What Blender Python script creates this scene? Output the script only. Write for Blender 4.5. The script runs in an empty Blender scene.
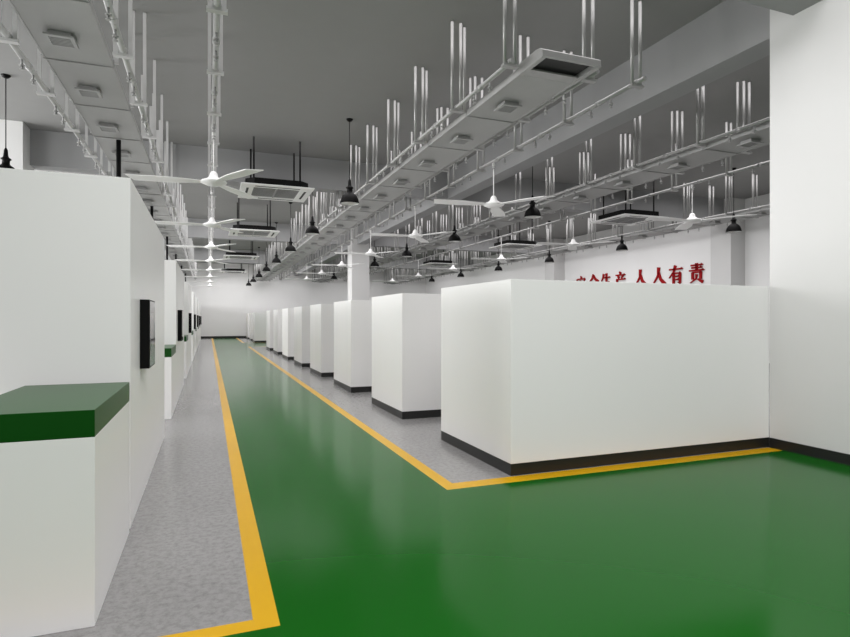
import bpy, math, random
from mathutils import Vector, Matrix
random.seed(7)
S = bpy.context.scene
COL = S.collection
PI = math.pi

# ------------------------------------------------------------------ materials
def lin(c):
    return tuple(((v/255)/12.92 if v/255 <= 0.04045 else ((v/255+0.055)/1.055)**2.4) for v in c)

def mat(name, rgb, rough=0.5, metal=0.0, spec=0.5, coat=0.0, noise=None, bump=0.0):
    m = bpy.data.materials.new(name); m.use_nodes = True
    nt = m.node_tree; b = nt.nodes['Principled BSDF']
    c = (*rgb, 1)
    b.inputs['Base Color'].default_value = c
    b.inputs['Roughness'].default_value = rough
    b.inputs['Metallic'].default_value = metal
    b.inputs['Specular IOR Level'].default_value = spec
    b.inputs['Coat Weight'].default_value = coat
    tc = nt.nodes.new('ShaderNodeTexCoord')
    n = nt.nodes.new('ShaderNodeTexNoise')
    nt.links.new(tc.outputs['Object'], n.inputs['Vector'])
    sc, amt = noise if noise else (6.0, 0.03)
    n.inputs['Scale'].default_value = sc
    n.inputs['Detail'].default_value = 6
    mix = nt.nodes.new('ShaderNodeMix'); mix.data_type = 'RGBA'
    mix.inputs['A'].default_value = (*[v*(1-amt) for v in rgb], 1)
    mix.inputs['B'].default_value = (*[min(1, v*(1+amt)) for v in rgb], 1)
    nt.links.new(n.outputs['Fac'], mix.inputs['Factor'])
    nt.links.new(mix.outputs['Result'], b.inputs['Base Color'])
    if bump:
        bp = nt.nodes.new('ShaderNodeBump'); bp.inputs['Strength'].default_value = bump
        bp.inputs['Distance'].default_value = 0.002
        nt.links.new(n.outputs['Fac'], bp.inputs['Height'])
        nt.links.new(bp.outputs['Normal'], b.inputs['Normal'])
    return m

M = {}
M['booth']   = mat('booth_white_laminate', (0.87, 0.868, 0.862), 0.30, spec=0.5, noise=(1.5, 0.01))
M['wall']    = mat('wall_white_paint', (0.78, 0.78, 0.775), 0.6, noise=(2.0, 0.015))
M['column']  = mat('column_white_paint', (0.62, 0.618, 0.612), 0.6, noise=(2.0, 0.01))
M['ceil']    = mat('ceiling_grey_paint', (0.255, 0.255, 0.25), 0.85, spec=0.2, noise=(3.0, 0.03))
M['beam']    = mat('beam_grey_paint', (0.30, 0.302, 0.304), 0.8, spec=0.2, noise=(3.0, 0.02))
M['black']   = mat('black_plinth', (0.012, 0.012, 0.012), 0.35)
M['blackm']  = mat('black_metal', (0.005, 0.005, 0.005), 0.45, spec=0.1)
M['lampin']  = mat('lamp_inner_white', (0.75, 0.75, 0.74), 0.4)
M['green']   = mat('green_epoxy', (0.003, 0.082, 0.0035), 0.16, spec=0.14, noise=(1.2, 0.04))
M['yellow']  = mat('yellow_line_paint', (0.56, 0.315, 0.003), 0.3, spec=0.25, noise=(4.0, 0.04))
M['gtop']    = mat('green_laminate', (0.003, 0.062, 0.0035), 0.3, spec=0.2)
M['galv']    = mat('galvanised_steel', (0.37, 0.37, 0.363), 0.38, metal=0.45, noise=(9.0, 0.06))
M['pipe']    = mat('pale_grey_pipe_paint', (0.50, 0.50, 0.495), 0.34, metal=0.15, noise=(9.0, 0.04))
M['duct']    = mat('duct_grey_sheet', (0.33, 0.33, 0.325), 0.5, metal=0.15, noise=(5.0, 0.04))
M['fan']     = mat('fan_white_enamel', (0.80, 0.80, 0.79), 0.35)
M['acwhite'] = mat('air_conditioner_white', (0.72, 0.72, 0.71), 0.4)
M['acgrey']  = mat('air_conditioner_grille_grey', (0.24, 0.24, 0.24), 0.5)
M['dark']    = mat('dark_slot', (0.02, 0.02, 0.02), 0.7)
M['screen']  = mat('dark_glass_screen', (0.006, 0.006, 0.007), 0.03, spec=0.35)
M['red']     = mat('red_acrylic', (0.30, 0.0015, 0.004), 0.5, spec=0.15)

# polished concrete with fine speckle
def concrete():
    m = bpy.data.materials.new('polished_grey_concrete'); m.use_nodes = True
    nt = m.node_tree; b = nt.nodes['Principled BSDF']
    tc = nt.nodes.new('ShaderNodeTexCoord')
    n1 = nt.nodes.new('ShaderNodeTexNoise'); n1.inputs['Scale'].default_value = 22; n1.inputs['Detail'].default_value = 8; n1.inputs['Roughness'].default_value = 0.75
    n2 = nt.nodes.new('ShaderNodeTexNoise'); n2.inputs['Scale'].default_value = 1.6; n2.inputs['Detail'].default_value = 4
    r1 = nt.nodes.new('ShaderNodeValToRGB')
    r1.color_ramp.elements[0].position = 0.34; r1.color_ramp.elements[0].color = (0.18, 0.178, 0.175, 1)
    r1.color_ramp.elements[1].position = 0.56; r1.color_ramp.elements[1].color = (0.275, 0.272, 0.268, 1)
    mx = nt.nodes.new('ShaderNodeMix'); mx.data_type = 'RGBA'; mx.blend_type = 'MULTIPLY'; mx.inputs['Factor'].default_value = 1
    r2 = nt.nodes.new('ShaderNodeValToRGB')
    r2.color_ramp.elements[0].color = (0.86, 0.86, 0.86, 1); r2.color_ramp.elements[1].color = (1, 1, 1, 1)
    for n in (n1, n2): nt.links.new(tc.outputs['Object'], n.inputs['Vector'])
    nt.links.new(n1.outputs['Fac'], r1.inputs['Fac']); nt.links.new(n2.outputs['Fac'], r2.inputs['Fac'])
    nt.links.new(r1.outputs['Color'], mx.inputs['A']); nt.links.new(r2.outputs['Color'], mx.inputs['B'])
    nt.links.new(mx.outputs['Result'], b.inputs['Base Color'])
    b.inputs['Roughness'].default_value = 0.2
    return m
M['concrete'] = concrete()

# ------------------------------------------------------------------ mesh builder
class MB:
    def __init__(s): s.v = []; s.f = []; s.m = []; s.sm = []
    def face(s, idx, mi=0, smooth=False): s.f.append(tuple(idx)); s.m.append(mi); s.sm.append(smooth)
    def box(s, x0, y0, z0, x1, y1, z1, mi=0):
        n = len(s.v)
        s.v += [(x0,y0,z0),(x1,y0,z0),(x1,y1,z0),(x0,y1,z0),(x0,y0,z1),(x1,y0,z1),(x1,y1,z1),(x0,y1,z1)]
        for q in ((0,3,2,1),(4,5,6,7),(0,1,5,4),(1,2,6,5),(2,3,7,6),(3,0,4,7)): s.face([n+i for i in q], mi)
        return s
    def cbox(s, cx, cy, cz, dx, dy, dz, mi=0):
        return s.box(cx-dx/2, cy-dy/2, cz-dz/2, cx+dx/2, cy+dy/2, cz+dz/2, mi)
    def tube(s, p0, p1, r, seg=12, mi=0, r1=None):
        p0 = Vector(p0); p1 = Vector(p1); r1 = r if r1 is None else r1
        d = (p1-p0).normalized()
        a = Vector((1,0,0)) if abs(d.x) < 0.9 else Vector((0,0,1))
        u = d.cross(a).normalized(); w = d.cross(u)
        n = len(s.v)
        for p, rr in ((p0, r), (p1, r1)):
            for i in range(seg):
                t = 2*PI*i/seg; s.v.append(tuple(p + u*rr*math.cos(t) + w*rr*math.sin(t)))
        for i in range(seg):
            j = (i+1) % seg; s.face((n+i, n+seg+i, n+seg+j, n+j), mi, True)
        s.face([n+i for i in range(seg)], mi); s.face([n+seg+i for i in reversed(range(seg))], mi)
        return s
    def lathe(s, prof, cx=0, cy=0, seg=28, mi=0, cap0=True, cap1=True):
        n = len(s.v)
        for r, z in prof:
            for i in range(seg):
                t = 2*PI*i/seg; s.v.append((cx+r*math.cos(t), cy+r*math.sin(t), z))
        for k in range(len(prof)-1):
            for i in range(seg):
                j = (i+1) % seg; a = n+k*seg; b = a+seg
                s.face((a+i, a+j, b+j, b+i), mi, True)
        if cap0: s.face([n+i for i in reversed(range(seg))], mi)
        if cap1: s.face([n+(len(prof)-1)*seg+i for i in range(seg)], mi)
        return s
    def prism(s, pts, axis, a0, a1, mi=0):
        # extrude a closed 2D outline along an axis ('x': pts are (y,z); 'z': (x,y))
        n = len(s.v); k = len(pts)
        for a in (a0, a1):
            for p in pts:
                s.v.append((a, p[0], p[1]) if axis == 'x' else (p[0], p[1], a))
        s.face([n+i for i in reversed(range(k))], mi); s.face([n+k+i for i in range(k)], mi)
        for i in range(k):
            j = (i+1) % k; s.face((n+i, n+j, n+k+j, n+k+i), mi)
        return s
    def mesh(s, name, mats, bevel=0.0):
        me = bpy.data.meshes.new(name)
        me.from_pydata(s.v, [], s.f)
        for m in (mats if isinstance(mats, (list, tuple)) else [mats]): me.materials.append(m)
        for p, mi, sm in zip(me.polygons, s.m, s.sm): p.material_index = mi; p.use_smooth = sm
        me.update()
        import bmesh
        bm = bmesh.new(); bm.from_mesh(me)
        bmesh.ops.recalc_face_normals(bm, faces=bm.faces)
        if bevel:
            ed = [e for e in bm.edges if len(e.link_faces) == 2 and e.calc_face_angle() > 0.9]
            bmesh.ops.bevel(bm, geom=ed, offset=bevel, segments=2, affect='EDGES', profile=0.6)
        bm.to_mesh(me); bm.free()
        return me

def link(name, me, parent=None, loc=(0,0,0), rz=0.0):
    o = bpy.data.objects.new(name, me); COL.objects.link(o)
    o.location = loc; o.rotation_euler = (0, 0, rz)
    if parent: o.parent = parent
    return o
def part(name, mb, m, parent=None, loc=(0,0,0), bevel=0.0):
    return link(name, mb.mesh(name, m, bevel), parent, loc)
def tag(o, label, cat, group=None):
    o['label'] = label; o['category'] = cat
    if group: o['group'] = group
    return o
def thing(name, label, cat, loc=(0,0,0), group=None):
    o = bpy.data.objects.new(name, None); COL.objects.link(o); o.location = loc
    o.empty_display_size = 0.2
    return tag(o, label, cat, group)
def structure(name, mb, m, bevel=0.0, parent=None):
    o = part(name, mb, m, parent, bevel=bevel)
    o['kind'] = 'structure'
    return o
def copy_thing(src, name, loc, label):
    r = src.copy(); COL.objects.link(r); r.location = loc; r['label'] = label
    for ch in src.children:
        c = ch.copy(); COL.objects.link(c); c.parent = r
        for g in ch.children:
            d = g.copy(); COL.objects.link(d); d.parent = c
    return r

ORD = ['nearest', 'second', 'third', 'fourth', 'fifth', 'sixth', 'seventh', 'eighth', 'ninth', 'tenth', 'eleventh']

# ------------------------------------------------------------------ setting
XL, XR, YB, YF, ZC = -10.0, 18.7, -6.0, 48.8, 6.06
ZB = 5.22                                            # underside of the beams
BEAMS = [(4.34, 4.76), (15.8, 16.22), (27.26, 27.68), (38.7, 39.12)]

# floor: one slab, painted green with yellow lines, grey where the machines stand
fl = MB()
gx = [XL, 0.22, 0.35, 2.08, 2.21, 6.5, XR]
gy = [YB, 3.03, 3.14, 4.87, 5.05, 33.57, 33.7, 38.9, 39.03, YF]
def floor_kind(x, y):
    if x < 0.35:
        if y < 3.03: return 1
        if y < 3.14: return 2
        return 0 if x < 0.22 else 2
    if x < 2.08: return 1
    if y < 4.87: return 1
    if 33.7 < y < 38.9: return 1
    if x < 2.21: return 2
    if y < 5.05: return 2 if x < 6.5 else 1
    if 33.57 < y < 39.03: return 2
    return 0
idx = {}
for i, x in enumerate(gx):
    for j, y in enumerate(gy):
        idx[i, j] = len(fl.v); fl.v.append((x, y, 0))
for i in range(len(gx)-1):
    for j in range(len(gy)-1):
        fl.face((idx[i,j], idx[i+1,j], idx[i+1,j+1], idx[i,j+1]), floor_kind((gx[i]+gx[i+1])/2, (gy[j]+gy[j+1])/2))
o = link('floor', fl.mesh('floor', [M['concrete'], M['green'], M['yellow']])); o['kind'] = 'structure'

structure('ceiling', MB().box(XL, YB, ZC, XR, YF, ZC+0.2), M['ceil'])
structure('wall_back', MB().box(XL, YF, 0, XR, YF+0.2, ZC), M['wall'])
structure('wall_right', MB().box(XR, YB, 0, XR+0.2, YF+0.2, ZC), M['wall'])
structure('wall_left', MB().box(XL-0.2, YB, 0, XL, YF+0.2, ZC), M['wall'])
structure('baseboard_back', MB().box(XL, YF-0.03, 0, XR, YF, 0.17), M['black'])

CW = 0.87
for (x, y, dy) in ((6.525, 4.06, 1.0), (6.5, 26.96, 0.9)):
    c = structure('column', MB().box(x, y, 0, x+CW, y+dy, ZC), M['column'])
    structure('baseboard', MB().box(x-0.012, y-0.012, 0, x+CW+0.012, y+dy+(0.0 if y < 10 else 0.012), 0.12), M['black'], parent=c)
for y in (15.5, 26.96):
    structure('column', MB().box(17.98, y, 0, XR, y+0.9, ZC), M['column'])
structure('column', MB().box(-4.85, 15.25, 0, -3.93, 15.25+0.9, ZC), M['column'])
for (a, b) in BEAMS:
    structure('ceiling_beam', MB().box(XL, a, ZB, XR, b, ZC), M['beam'])
ys = [YB] + [v for p in BEAMS for v in p] + [YF]
lb = MB()
for k in range(0, len(ys), 2):
    lb.box(6.77, ys[k], ZB, 7.2, ys[k+1], ZC)
structure('ceiling_beam', lb, M['beam'])

def rod_top(y0, y1):
    for a, b in BEAMS:
        if y1 > a-0.02 and y0 < b+0.02: return ZB
    return ZC

# ------------------------------------------------------------------ right-hand booths
PL = 0.12
def make_booth(w, dep):
    body = MB().box(0, 0, PL, w, dep, 2.0).mesh('booth_shell', M['booth'], 0.004)
    base = MB().box(0.0, 0.0, 0, w, dep, PL).mesh('plinth', M['black'])
    return body, base
right_ys = [5.07 + 3.46*k for k in range(8)] + [39.3, 42.76, 46.22]
bw, bb = make_booth(3.6, 1.8)
big = make_booth(3.655, 1.85)
rl = ['large white boxed booth on black plinth abutting the white column, nearest on the right',
      'second white booth on black plinth in the right row, just behind the large front booth',
      'third white booth on black plinth from the front of the right row',
      'fourth white booth on black plinth from the front of the right row',
      'fifth white booth on black plinth from the front of the right row',
      'sixth white booth on black plinth from the front of the right row',
      'seventh white booth on black plinth from the front of the right row',
      'last white booth on black plinth before the green cross aisle on the right',
      'first white booth beyond the green cross aisle with its wide front showing',
      'second white booth beyond the green cross aisle, last but one before the back wall',
      'last white booth of the right row beside the back wall']
for k, y in enumerate(right_ys):
    t = thing('machine_booth', rl[k], 'booth', (2.87, y, 0), 'white booths in the right row')
    a, b = big if k == 0 else (bw, bb)
    link('shell', a, t); link('plinth', b, t)

# ------------------------------------------------------------------ left-hand booths, benches, displays, posts
LB = MB().box(-3.44, 0, 0, 0, 3.58, 2.67).mesh('booth_shell', M['booth'], 0.004)
cab_body = MB().box(-0.66, 0, 0, 0, 1.385, 0.984).mesh('bench_body', M['booth'], 0.003)
cab_top = MB().box(-0.66, 0, 0.984, 0, 1.385, 1.126).mesh('bench_top', M['gtop'], 0.003)
casing = MB().box(0, 0, 0, 0.076, 0.52, 0.60).mesh('casing', M['blackm'], 0.004)
screen = MB().box(0.076, 0.012, 0.012, 0.079, 0.508, 0.588).mesh('screen', M['screen'])
wallplate = MB().box(0, 0.2, -0.05, 0.03, 0.3, 0.0).mesh('wall_bracket', M['galv'])
post = MB().tube((0,0,0), (0,0,1), 0.04, 14).mesh('post', M['blackm'])
nm = ['nearest', 'second', 'third', 'fourth', 'fifth', 'sixth', 'seventh and last']
left_y = [4.83, 11.35, 17.85, 24.3, 30.75, 37.2, 43.65]
ZD = 4.85
for k, y in enumerate(left_y):
    o = link('tall_booth', LB, None, (-0.555, y, 0))
    tag(o, f'{nm[k]} tall plain white booth in the row left of the corridor', 'booth', 'tall white booths on the left')
    t = thing('bench_cabinet', ('white bench cabinet with thick green top in the left foreground' if k == 0 else
              f'{nm[k]} white cabinet with green top along the left row, counted from the front'), 'cabinet', (-0.552, y-1.465, 0), 'green topped cabinets on the left')
    link('body', cab_body, t); link('worktop', cab_top, t)
    t = thing('wall_display', f'{nm[k]} black flat display mounted on the side of a left tall booth', 'display', (-0.555, y+0.63 if k == 0 else y+0.55, 1.165), 'black displays on the left booths')
    link('casing', casing, t); link('screen', screen, t)
    if k > 0:
        o = link('cable_post', post, None, (-1.53, y+0.3, 2.67)); o.scale = (1, 1, ZD-2.67)
        tag(o, f'black vertical post rising from the top of the {nm[k].split()[0]} left tall booth', 'post', 'black posts above the left booths')

# ------------------------------------------------------------------ ducts
STEP = 1.62
vm = MB()
vm.box(-0.11,-0.11,-0.05,0.11,0.11,0.0)
for (x0,y0,x1,y1) in ((-0.15,-0.15,0.15,-0.11),(-0.15,0.11,0.15,0.15),(-0.15,-0.11,-0.11,0.11),(0.11,-0.11,0.15,0.11)):
    vm.box(x0,y0,-0.07,x1,y1,-0.05)
vent_me = vm.mesh('vent', M['duct'])
gm = MB().box(-0.11,-0.11,-0.054,0.11,0.11,-0.051, 1)
for i in range(6):
    yy = -0.10 + i*0.037
    gm.box(-0.11, yy, -0.065, 0.11, yy+0.017, -0.058)
grille_me = gm.mesh('grille', [M['duct'], M['acgrey']])
def make_panel(w):
    p = MB(); h = w/2; L = STEP-0.025
    p.box(-h, 0, 0, h, L, 0.03)
    p.box(-h-0.012, 0, -0.006, -h+0.012, L, 0.085); p.box(h-0.012, 0, -0.006, h+0.012, L, 0.085)
    p.box(-h-0.02, L-0.03, -0.014, h+0.02, L, 0.095)
    return p.mesh('panel', M['duct'])
def hanger_mesh(z0, z1, w=0.045, m='galv'):
    if m == 'galv': return MB().tube((0,0,z0), (0,0,z1), w/2, 14).mesh('hanger', M[m])
    return MB().box(-w/2, -0.018, z0, w/2, 0.018, z1).mesh('hanger', M[m])
def duct(name, label, xc, w, zb, y0, n):
    t = thing(name, label, 'duct', (xc, y0, zb), None)
    pm = make_panel(w)
    hm = ('pipe', 0.06) if xc < 0 else ('galv', 0.045)
    hs = {ZC: hanger_mesh(0.06, ZC-zb, hm[1], hm[0]), ZB: hanger_mesh(0.06, ZB-zb, hm[1], hm[0])}
    for k in range(n):
        y = k*STEP
        if y0 + y + STEP > YF + 0.02: break
        link('panel', pm, t, (0, y, 0))
        v = link('vent', vent_me, t, (-0.05, y+STEP/2+(0.05 if xc < 0 else 0.13), 0)); link('grille', grille_me, v)
        for sx in (-1, 1):
            yy = y + STEP - 0.02
            if y0+yy < YF-0.05:
                link('hanger', hs[rod_top(y0+yy-0.03, y0+yy+0.03)], t, (sx*(w/2+0.035), yy, 0))
    return t
d1 = duct('ceiling_duct', 'flat grey ceiling duct with square vents above the left tall booths', -1.53, 0.74, ZD, 8.34-STEP*4, 29)
d2 = duct('ceiling_duct', 'flat grey ceiling duct with an open intake at its near end, right of the corridor', 4.1, 0.80, 4.70, 6.30, 29)
d3 = duct('ceiling_duct', 'flat grey ceiling duct with square vents just beyond the long grey beam', 8.88, 0.80, 4.70, 7.9-STEP*2, 29)
d4 = duct('ceiling_duct', 'dark grey ceiling duct farthest right, running past the wall with red characters', 15.25, 0.80, 4.70, 7.9-STEP*2, 29)
# intake hood at the near end of the second duct
hd = MB()
hw = 0.42
for (a, b) in ((-hw, -hw+0.06), (hw-0.06, hw)):
    hd.prism([(0,-0.01),(0,0.13),(-0.41,0.13),(-0.49,0.115),(-0.54,0.08),(-0.55,0.0),(-0.51,-0.01)], 'x', a, b)
hd.prism([(0,0.13),(-0.41,0.13),(-0.49,0.115),(-0.54,0.08),(-0.55,0.0),(-0.51,0.0),(-0.505,0.07),(-0.47,0.095),(-0.41,0.105),(0,0.105)], 'x', -hw+0.06, hw-0.06)
hd.box(-hw+0.06, -0.17, 0.0, hw-0.06, 0, 0.02)
hood = part('intake_hood', hd, M['galv'], d2, (0, -0.002, 0))
part('intake_slot', MB().box(-hw+0.061, -0.50, 0.06, hw-0.061, -0.004, 0.10), M['dark'], hood)

# ------------------------------------------------------------------ pipe runs with U brackets and sprinkler heads
def bracket_mesh(z1, r, gap=0.085, m='galv'):
    b = MB()
    for sx in (-1, 1):
        if m == 'galv': b.tube((sx*gap,0,-r-0.02), (sx*gap,0,z1), 0.025, 14)
        else: b.box(sx*gap-0.022, -0.018, -r-0.02, sx*gap+0.022, 0.018, z1)
    b.box(-gap-0.035, -0.04, -r-0.03, gap+0.035, 0.04, -r)
    b.tube((0,-0.045,0), (0,0.045,0), r+0.012, 14)
    return b.mesh('bracket', M[m])
sp = MB()
sp.tube((0,0,-0.03), (0,0,-0.10), 0.014, 10); sp.tube((0,0,-0.10), (0,0,-0.115), 0.032, 12); sp.tube((0,0,-0.115),(0,0,-0.15),0.012,10); sp.tube((0,0,-0.15),(0,0,-0.158),0.026,12)
sprink_me = sp.mesh('sprinkler_head', M['duct'])
def pipe_run(label, x, z, y0, phase, r=0.036, drops=(0.33, 0.62), gap=0.085, m='pipe'):
    t = thing('ceiling_pipe', label, 'pipe', (x, y0, z))
    L = YF - y0 - 0.01
    p = MB().tube((0,0,0), (0,L,0), r, 16)
    y = phase
    while y < y0: y += STEP
    cs = []
    while y < YF-0.1:
        cs.append(y); y += STEP
    for c in cs:
        q = c - y0 + STEP/2
        if q < L-0.1: p.tube((0,q-0.05,0), (0,q+0.05,0), r+0.009, 16)
    part('pipe', p, M[m], t)
    bm_ = {ZC: bracket_mesh(ZC-z, r, gap, m), ZB: bracket_mesh(ZB-z, r, gap, m)}
    for c in cs:
        link('bracket', bm_[rod_top(c-0.05, c+0.05)], t, (0, c-y0, 0))
        for dq in drops:
            q = c - y0 + dq*STEP
            if q < L-0.2: link('sprinkler_head', sprink_me, t, (0, q, 0))
    return t
ZP, ZR = 4.77, 4.90
pipe_run('pale pipe along the left side of the duct above the left booths', -2.11, ZP, 2.4, 6.0, gap=0.075)
pipe_run('pale pipe between the left duct and the row of ceiling fans', -0.945, ZP, 2.4, 5.95, gap=0.075)
pipe_run('pale pipe carrying the fan row straight above the corridor', 0.085, ZR, 2.4, 6.37, gap=0.072)
pipe_run('steel pipe along the left side of the duct with the open intake', 3.49, ZP, 6.12, 6.19, r=0.03, gap=0.07, m='galv')
pipe_run('steel pipe along the right side of the duct with the open intake', 4.66, ZP, 6.0, 6.19, r=0.03, gap=0.07, m='galv')
pipe_run('steel pipe carrying the fan row in front of the long grey beam', 5.6, ZR, 6.2, 6.37, r=0.032, gap=0.07, m='galv')
pipe_run('steel pipe along the left of the duct beyond the long grey beam', 8.32, ZP, 5.4, 6.19, r=0.03, gap=0.07, m='galv')
pipe_run('steel pipe along the right of the duct beyond the long grey beam', 9.46, ZP, 5.4, 6.19, r=0.03, gap=0.07, m='galv')
pipe_run('steel pipe carrying the farthest right row of fans', 11.05, ZR, 5.4, 6.34, r=0.032, gap=0.07, m='galv')
pipe_run('steel pipe along the left of the farthest right duct', 14.68, ZP, 7.0, 7.9, r=0.03, gap=0.07, m='galv')
pipe_run('steel pipe nearest the wall with red characters', 15.82, ZP, 7.0, 7.9, r=0.03, gap=0.07, m='galv')

# ------------------------------------------------------------------ ceiling fans
HF = ZR - 3.995
rodm = MB().tube((0,0,0.17), (0,0,HF-0.03), 0.011, 10).lathe([(0.015,HF-0.13),(0.03,HF-0.11),(0.033,HF-0.05),(0.025,HF-0.03)]).mesh('down_rod', M['fan'])
hubm = MB().lathe([(0.02,-0.07),(0.13,-0.055),(0.21,-0.02),(0.225,0.0),(0.20,0.02),(0.12,0.05),(0.075,0.09),(0.06,0.15),(0.035,0.18)]).mesh('motor_hub', M['fan'])
def blade_mesh():
    b = MB(); n = 10; R0, R1 = 0.17, 1.37
    up = []
    for i in range(n+1):
        t = i/n; x = R0 + (R1-R0)*t
        w = 0.07 + 0.085*min(1, t*2.2) - 0.03*max(0, t-0.5)
        pit = math.radians(5)
        lead, trail = w, -w*0.95
        x1 = x - (0.09 if i == n else 0)
        z = 0.0 - 0.01*t
        up.append(((x, lead*math.cos(pit), z+lead*math.sin(pit)), (x1, trail*math.cos(pit), z+trail*math.sin(pit))))
    base = len(b.v)
    for a, c in up:
        b.v += [a, c, (a[0],a[1],a[2]-0.012), (c[0],c[1],c[2]-0.012)]
    for i in range(n):
        p = base+4*i; q = p+4
        b.face((p,q,q+1,p+1)); b.face((p+2,p+3,q+3,q+2)); b.face((p,p+2,q+2,q)); b.face((p+1,q+1,q+3,p+3))
    b.face((base,base+1,base+3,base+2)); e = base+4*n; b.face((e,e+2,e+3,e+1))
    return b.mesh('blade', M['fan'])
bladem = blade_mesh()
FAN_Y = [10.62 + 4.84*k for k in range(8)]
rows = [(0.085, range(8), 'in the row straight above the corridor', 'ceiling fans above the corridor'),
        (5.6, range(6), 'in the row before the long grey beam', 'ceiling fans before the long beam'),
        (11.05, range(6), 'in the farthest right row', 'ceiling fans in the right bay')]
proto = None
for x, ks, where, grp in rows:
    for k in ks:
        lab = f'{ORD[k]} white three-blade ceiling fan {where}'
        loc = (x, FAN_Y[k], 3.995)
        if proto is None:
            proto = thing('ceiling_fan', lab, 'fan', loc, grp)
            link('down_rod', rodm, proto); link('motor_hub', hubm, proto)
            for a in (177, 297, 56): link('blade', bladem, proto, (0,0,0.0), math.radians(a))
        else:
            f = copy_thing(proto, 'ceiling_fan', loc, lab); f['group'] = grp

# ------------------------------------------------------------------ pendant lamps
ZRIM = 4.165
prof = [(0.215,0.0),(0.212,0.03),(0.195,0.10),(0.165,0.165),(0.12,0.215),(0.075,0.245),(0.062,0.27),(0.062,0.33),(0.085,0.345),(0.085,0.365),(0.05,0.385),(0.038,0.42),(0.03,0.52),(0.012,0.56)]
shade = MB().lathe(prof, cap0=False)
shade_me = shade.mesh('shade', M['blackm'])
inner_me = MB().lathe([(0.208,0.004),(0.19,0.09),(0.16,0.155),(0.11,0.205),(0.0,0.22)], cap0=False, cap1=False).mesh('reflector', M['lampin'])
bulb_me = MB().lathe([(0.002,0.06),(0.04,0.075),(0.055,0.11),(0.045,0.15),(0.025,0.19),(0.02,0.21)], seg=16).mesh('bulb', M['lampin'])
cord_me = MB().tube((0,0,0.55),(0,0,ZC-ZRIM-0.03),0.009,8).mesh('cord', M['blackm'])
canopy_me = MB().lathe([(0.02,ZC-ZRIM-0.06),(0.05,ZC-ZRIM-0.045),(0.075,ZC-ZRIM-0.015),(0.075,ZC-ZRIM)]).mesh('canopy', M['blackm'])
LAMP_Y = [12.45 + 4.87*k for k in range(8)]
lrows = [(2.95, range(8), 'in the row beside the duct with the open intake', 'pendant lamps beside the corridor'),
         (7.67, (0,1,2,3,5), 'in the row just beyond the long grey beam', 'pendant lamps beyond the long beam'),
         (14.56, range(6), 'in the farthest right row near the wall with red characters', 'pendant lamps in the right bay'),
         (-3.47, (0,), None, None)]
lp = None
for x, ks, where, grp in lrows:
    for n, k in enumerate(ks):
        lab = f'{ORD[n]} black bell pendant lamp {where}' if where else 'black bell pendant lamp over the nearest left booth, beside the left column'
        loc = (x, LAMP_Y[k], ZRIM)
        if lp is None:
            lp = thing('pendant_lamp', lab, 'lamp', loc, grp)
            link('shade', shade_me, lp); link('reflector', inner_me, lp); link('bulb', bulb_me, lp)
            link('cord', cord_me, lp); link('canopy', canopy_me, lp)
        else:
            f = copy_thing(lp, 'pendant_lamp', loc, lab)
            if grp: f['group'] = grp
            elif 'group' in f: del f['group']

# ------------------------------------------------------------------ cassette air conditioners
W = 1.74
ZA = 4.82
pf = MB()
h = W/2
pf.box(-h,-h,0,h,-0.56,0.03); pf.box(-h,0.56,0,h,h,0.03); pf.box(-h,-0.56,0,-0.56,0.56,0.03); pf.box(0.56,-0.56,0,h,0.56,0.03)
panel_me = pf.mesh('face_panel', M['acwhite'], 0.004)
gb = MB().box(-0.56,-0.56,0.03,0.56,0.56,0.04)
grb = gb.mesh('grille_back', M['dark'])
gs = MB()
for i in range(8):
    y = -0.53 + i*0.14
    gs.box(-0.56, y, 0.012, 0.56, y+0.07, 0.024)
gs.box(-0.02,-0.56,0.002,0.02,0.56,0.026)
grl = gs.mesh('intake_grille', M['acgrey'])
lv = MB()
for sx in (-1, 1):
    lv.box(sx*0.70-0.028, -0.46, -0.004, sx*0.70+0.028, 0.46, 0.002); lv.box(-0.54, sx*0.70-0.028, -0.004, 0.54, sx*0.70+0.028, 0.002)
lvm = lv.mesh('louvre', M['dark'])
pc = 0.28
hb = 0.76
body_me = MB().prism([(-hb+0.2,-hb),(hb-0.2,-hb),(hb,-hb+0.2),(hb,hb-0.2),(hb-0.2,hb),(-hb+0.2,hb),(-hb,hb-0.2),(-hb,-hb+0.2)], 'z', 0.04, 0.20).mesh('body', M['blackm'])
rod_me = MB().tube((0,0,0.2),(0,0,ZC-ZA),0.022,10).mesh('hanger_rod', M['blackm'])
AC_Y = [14.17, 21.55, 30.65, 40.9]
ac = None
for x, n, where in ((0.73, 4, 'above the corridor'), (12.03, 3, 'beyond the long grey beam')):
    for k in range(n):
        lab = f'{ORD[k]} square white air conditioner with black body hung {where}'
        loc = (x+h, AC_Y[k]+h, ZA)
        grp = 'ceiling air conditioners ' + where
        if ac is None:
            ac = thing('air_conditioner', lab, 'air conditioner', loc, grp)
            link('body', body_me, ac); link('face_panel', panel_me, ac)
            g = link('intake_grille', grl, ac); link('grille_backing', grb, g)
            link('louvre', lvm, ac)
            for sx in (-0.56, 0.56):
                for sy in (-0.54, 0.54): link('hanger_rod', rod_me, ac, (sx, sy, 0))
        else:
            f = copy_thing(ac, 'air_conditioner', loc, lab); f['group'] = grp

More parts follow.
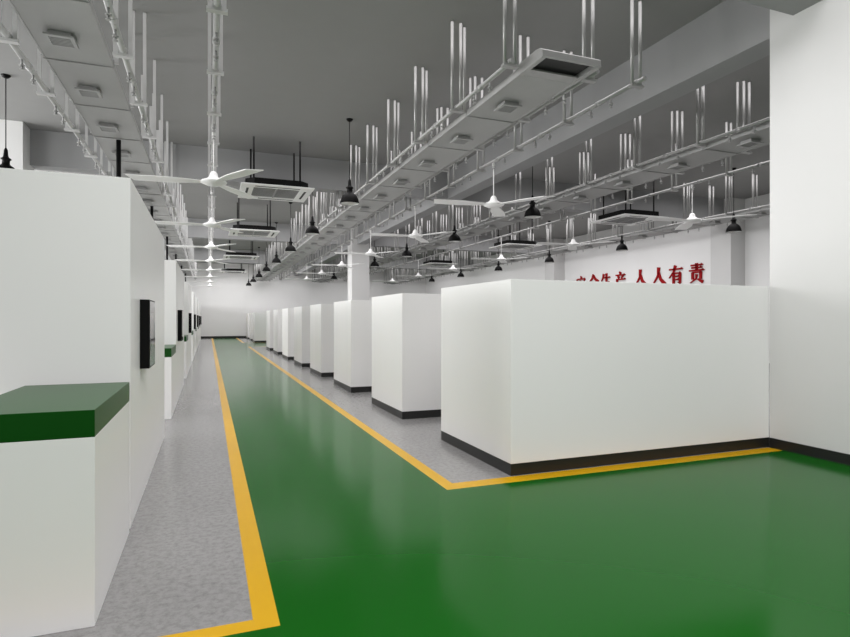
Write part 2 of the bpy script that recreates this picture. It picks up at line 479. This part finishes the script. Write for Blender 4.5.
# ------------------------------------------------------------------ red wall characters
def stroke(mb, pts, w0, w1, t0, t1):
    """a tapered brush stroke through pts (unit square), extruded in depth t0..t1"""
    n = len(pts); L = []; R = []
    for i, (x, y) in enumerate(pts):
        a = pts[max(0, i-1)]; b = pts[min(n-1, i+1)]
        dx, dy = b[0]-a[0], b[1]-a[1]; q = math.hypot(dx, dy) or 1
        w = w0 + (w1-w0)*i/(n-1)
        L.append((x-dy/q*w, y+dx/q*w)); R.append((x+dy/q*w, y-dx/q*w))
    for i in range(n-1):
        quad = [L[i], L[i+1], R[i+1], R[i]]
        b0 = len(mb.v)
        for t in (t0, t1):
            for (x, y) in quad: mb.v.append((t, x, y))
        mb.face((b0,b0+1,b0+2,b0+3)); mb.face((b0+7,b0+6,b0+5,b0+4))
        for k in range(4):
            j = (k+1) % 4; mb.face((b0+k, b0+4+k, b0+4+j, b0+j))
Hh, Vv = 0.035, 0.062
def hbar(x0, x1, y): return [([(x0,y),(x1-0.06,y)], Hh, Hh), ([(x1-0.12,y+0.02),(x1,y-0.005)], 0.05, 0.015)]
def vbar(x, y0, y1): return [([(x,y0),(x,y1)], Vv, Vv*0.9)]
GL = {
 'an': [([(.44,1.0),(.55,.86)],.03,.07), ([(.10,.80),(.07,.64)],.05,.07), ([(.92,.80),(.82,.66)],.05,.02)] + hbar(.08,.94,.80) + hbar(.04,.97,.45)
       + [([(.45,.70),(.38,.5),(.27,.30)],.07,.05), ([(.27,.30),(.55,.18),(.80,.02)],.04,.07), ([(.70,.45),(.56,.22),(.10,.02)],.07,.015)],
 'quan': [([(.50,1.0),(.34,.74),(.03,.50)],.08,.02), ([(.50,.95),(.66,.72),(.97,.52)],.04,.08)] + hbar(.24,.78,.48)+hbar(.26,.76,.27)+hbar(.08,.95,.05)+vbar(.5,.48,.05),
 'sheng': [([(.27,.97),(.2,.74),(.05,.52)],.07,.015)] + hbar(.2,.88,.73)+hbar(.18,.84,.42)+hbar(.04,.97,.06)+vbar(.53,1.0,.06),
 'chan': [([(.42,1.0),(.54,.87)],.03,.07)] + hbar(.1,.93,.80) + [([(.28,.76),(.39,.62)],.03,.065), ([(.74,.78),(.60,.60)],.06,.02)] + hbar(.16,.96,.54)
       + [([(.22,.54),(.19,.28),(.03,.0)],.065,.015)],
 'ren': [([(.50,1.0),(.46,.55),(.04,.02)],.085,.02), ([(.50,.72),(.64,.34),(.97,.03)],.05,.085)],
 'you': hbar(.04,.97,.80) + [([(.47,1.0),(.33,.64),(.03,.34)],.07,.015)] + vbar(.34,.60,.0) + hbar(.34,.86,.58)
       + vbar(.78,.58,.04) + [([(.80,.05),(.64,.09)],.05,.01)] + hbar(.36,.76,.41) + hbar(.36,.76,.24),
 'ze': hbar(.14,.90,.90)+hbar(.18,.86,.77)+hbar(.03,.98,.63)+vbar(.5,1.0,.63)+vbar(.25,.54,.17)+hbar(.25,.84,.53)+vbar(.76,.53,.17)
       + [([(.51,.43),(.46,.2),(.10,.0)],.055,.015), ([(.58,.18),(.90,.02)],.03,.07)],
}
chars = [('an', 25.3, 'first red raised character of the slogan, mostly hidden by the front booth'),
         ('quan', 24.24, 'second red raised character of the slogan, peaked like a roof, lower half hidden'),
         ('sheng', 23.25, 'third red raised character of the slogan, an upright crossing two bars'),
         ('chan', 22.2, 'fourth red raised character of the slogan, the last before the wide gap'),
         ('ren', 20.83, 'first of two like red two-stroke characters on the right wall, just after the wide gap'),
         ('ren', 19.69, 'second of two like red two-stroke characters, just left of the boxy one'),
         ('you', 18.7, 'red raised character with a boxy lower part, last but one of the slogan'),
         ('ze', 17.6, 'last and most complete red raised character of the slogan, nearest the pilaster')]
for key, yc, lab in chars:
    b = MB()
    for pts, w0, w1 in GL[key]:
        # on the wall the reading direction runs toward -Y
        stroke(b, [(0.52-p[0]*0.80, p[1]*0.80) for p in pts], w0*0.98, w1*0.98, -0.06, 0.0)
    o = link('wall_character', b.mesh('wall_character', M['red']), None, (XR-0.002, yc, 3.07))
    tag(o, lab, 'lettering', 'red slogan on the right wall')

# ------------------------------------------------------------------ light
def area(name, loc, rot, sx, sy, power, col=(1,1,1), spread=180):
    l = bpy.data.lights.new(name, 'AREA'); l.shape = 'RECTANGLE'; l.size = sx; l.size_y = sy
    l.energy = power; l.color = col; l.spread = math.radians(spread)
    o = bpy.data.objects.new(name, l); COL.objects.link(o); o.location = loc; o.rotation_euler = rot
    return o
# assumed side light: added area lights before the windowless left wall (faces +X)
for y in (-2, 6, 14, 22, 30, 38):
    area('assumed_side_light', (XL+0.1, y, 4.1), (0, -PI/2, 0), 2.6, 5.5, {-2: 300, 6: 600, 30: 780, 38: 260}.get(y, 940))
# added fill lights facing down, no fixtures there; spread limited to stay unseen
TINT = (1.0, 0.972, 0.985)
P_LEFT  = [640, 390, 520, 420, 620]
SPREAD  = [165, 114, 146, 158, 164]
P_RIGHT = [200, 520, 640, 450, 300]
for k in range(0, len(ys), 2):
    y0, y1 = ys[k]+0.3, ys[k+1]-(0.3 if k < 8 else 2.2)
    area('ceiling_fill', (2.3, (y0+y1)/2, ZC-0.01), (0, 0, 0), 7.6, y1-y0, P_LEFT[k//2], TINT, SPREAD[k//2])
    area('ceiling_fill', (12.9, (y0+y1)/2, ZC-0.01), (0, 0, 0), 9.6, y1-y0, P_RIGHT[k//2], TINT, SPREAD[k//2])

w = bpy.data.worlds.new('World'); S.world = w; w.use_nodes = True
bg = w.node_tree.nodes['Background']; bg.inputs[0].default_value = (1.0, 0.97, 0.98, 1); bg.inputs[1].default_value = 0.33

# ------------------------------------------------------------------ camera
cam = bpy.data.cameras.new('camera'); co = bpy.data.objects.new('camera', cam); COL.objects.link(co)
cam.sensor_width = 36; cam.lens = 36*567/850; cam.clip_end = 200
co.location = (0, 0, 1.6); co.rotation_euler = (PI/2, 0, -math.radians(20.9))
S.camera = co
S.view_settings.view_transform = 'Standard'; S.view_settings.look = 'None'
S.view_settings.exposure = 0.0; S.view_settings.gamma = 1.0
S.view_settings.use_curve_mapping = False
S.cycles.use_denoising = True

S.cycles.max_bounces = 10; S.cycles.diffuse_bounces = 6
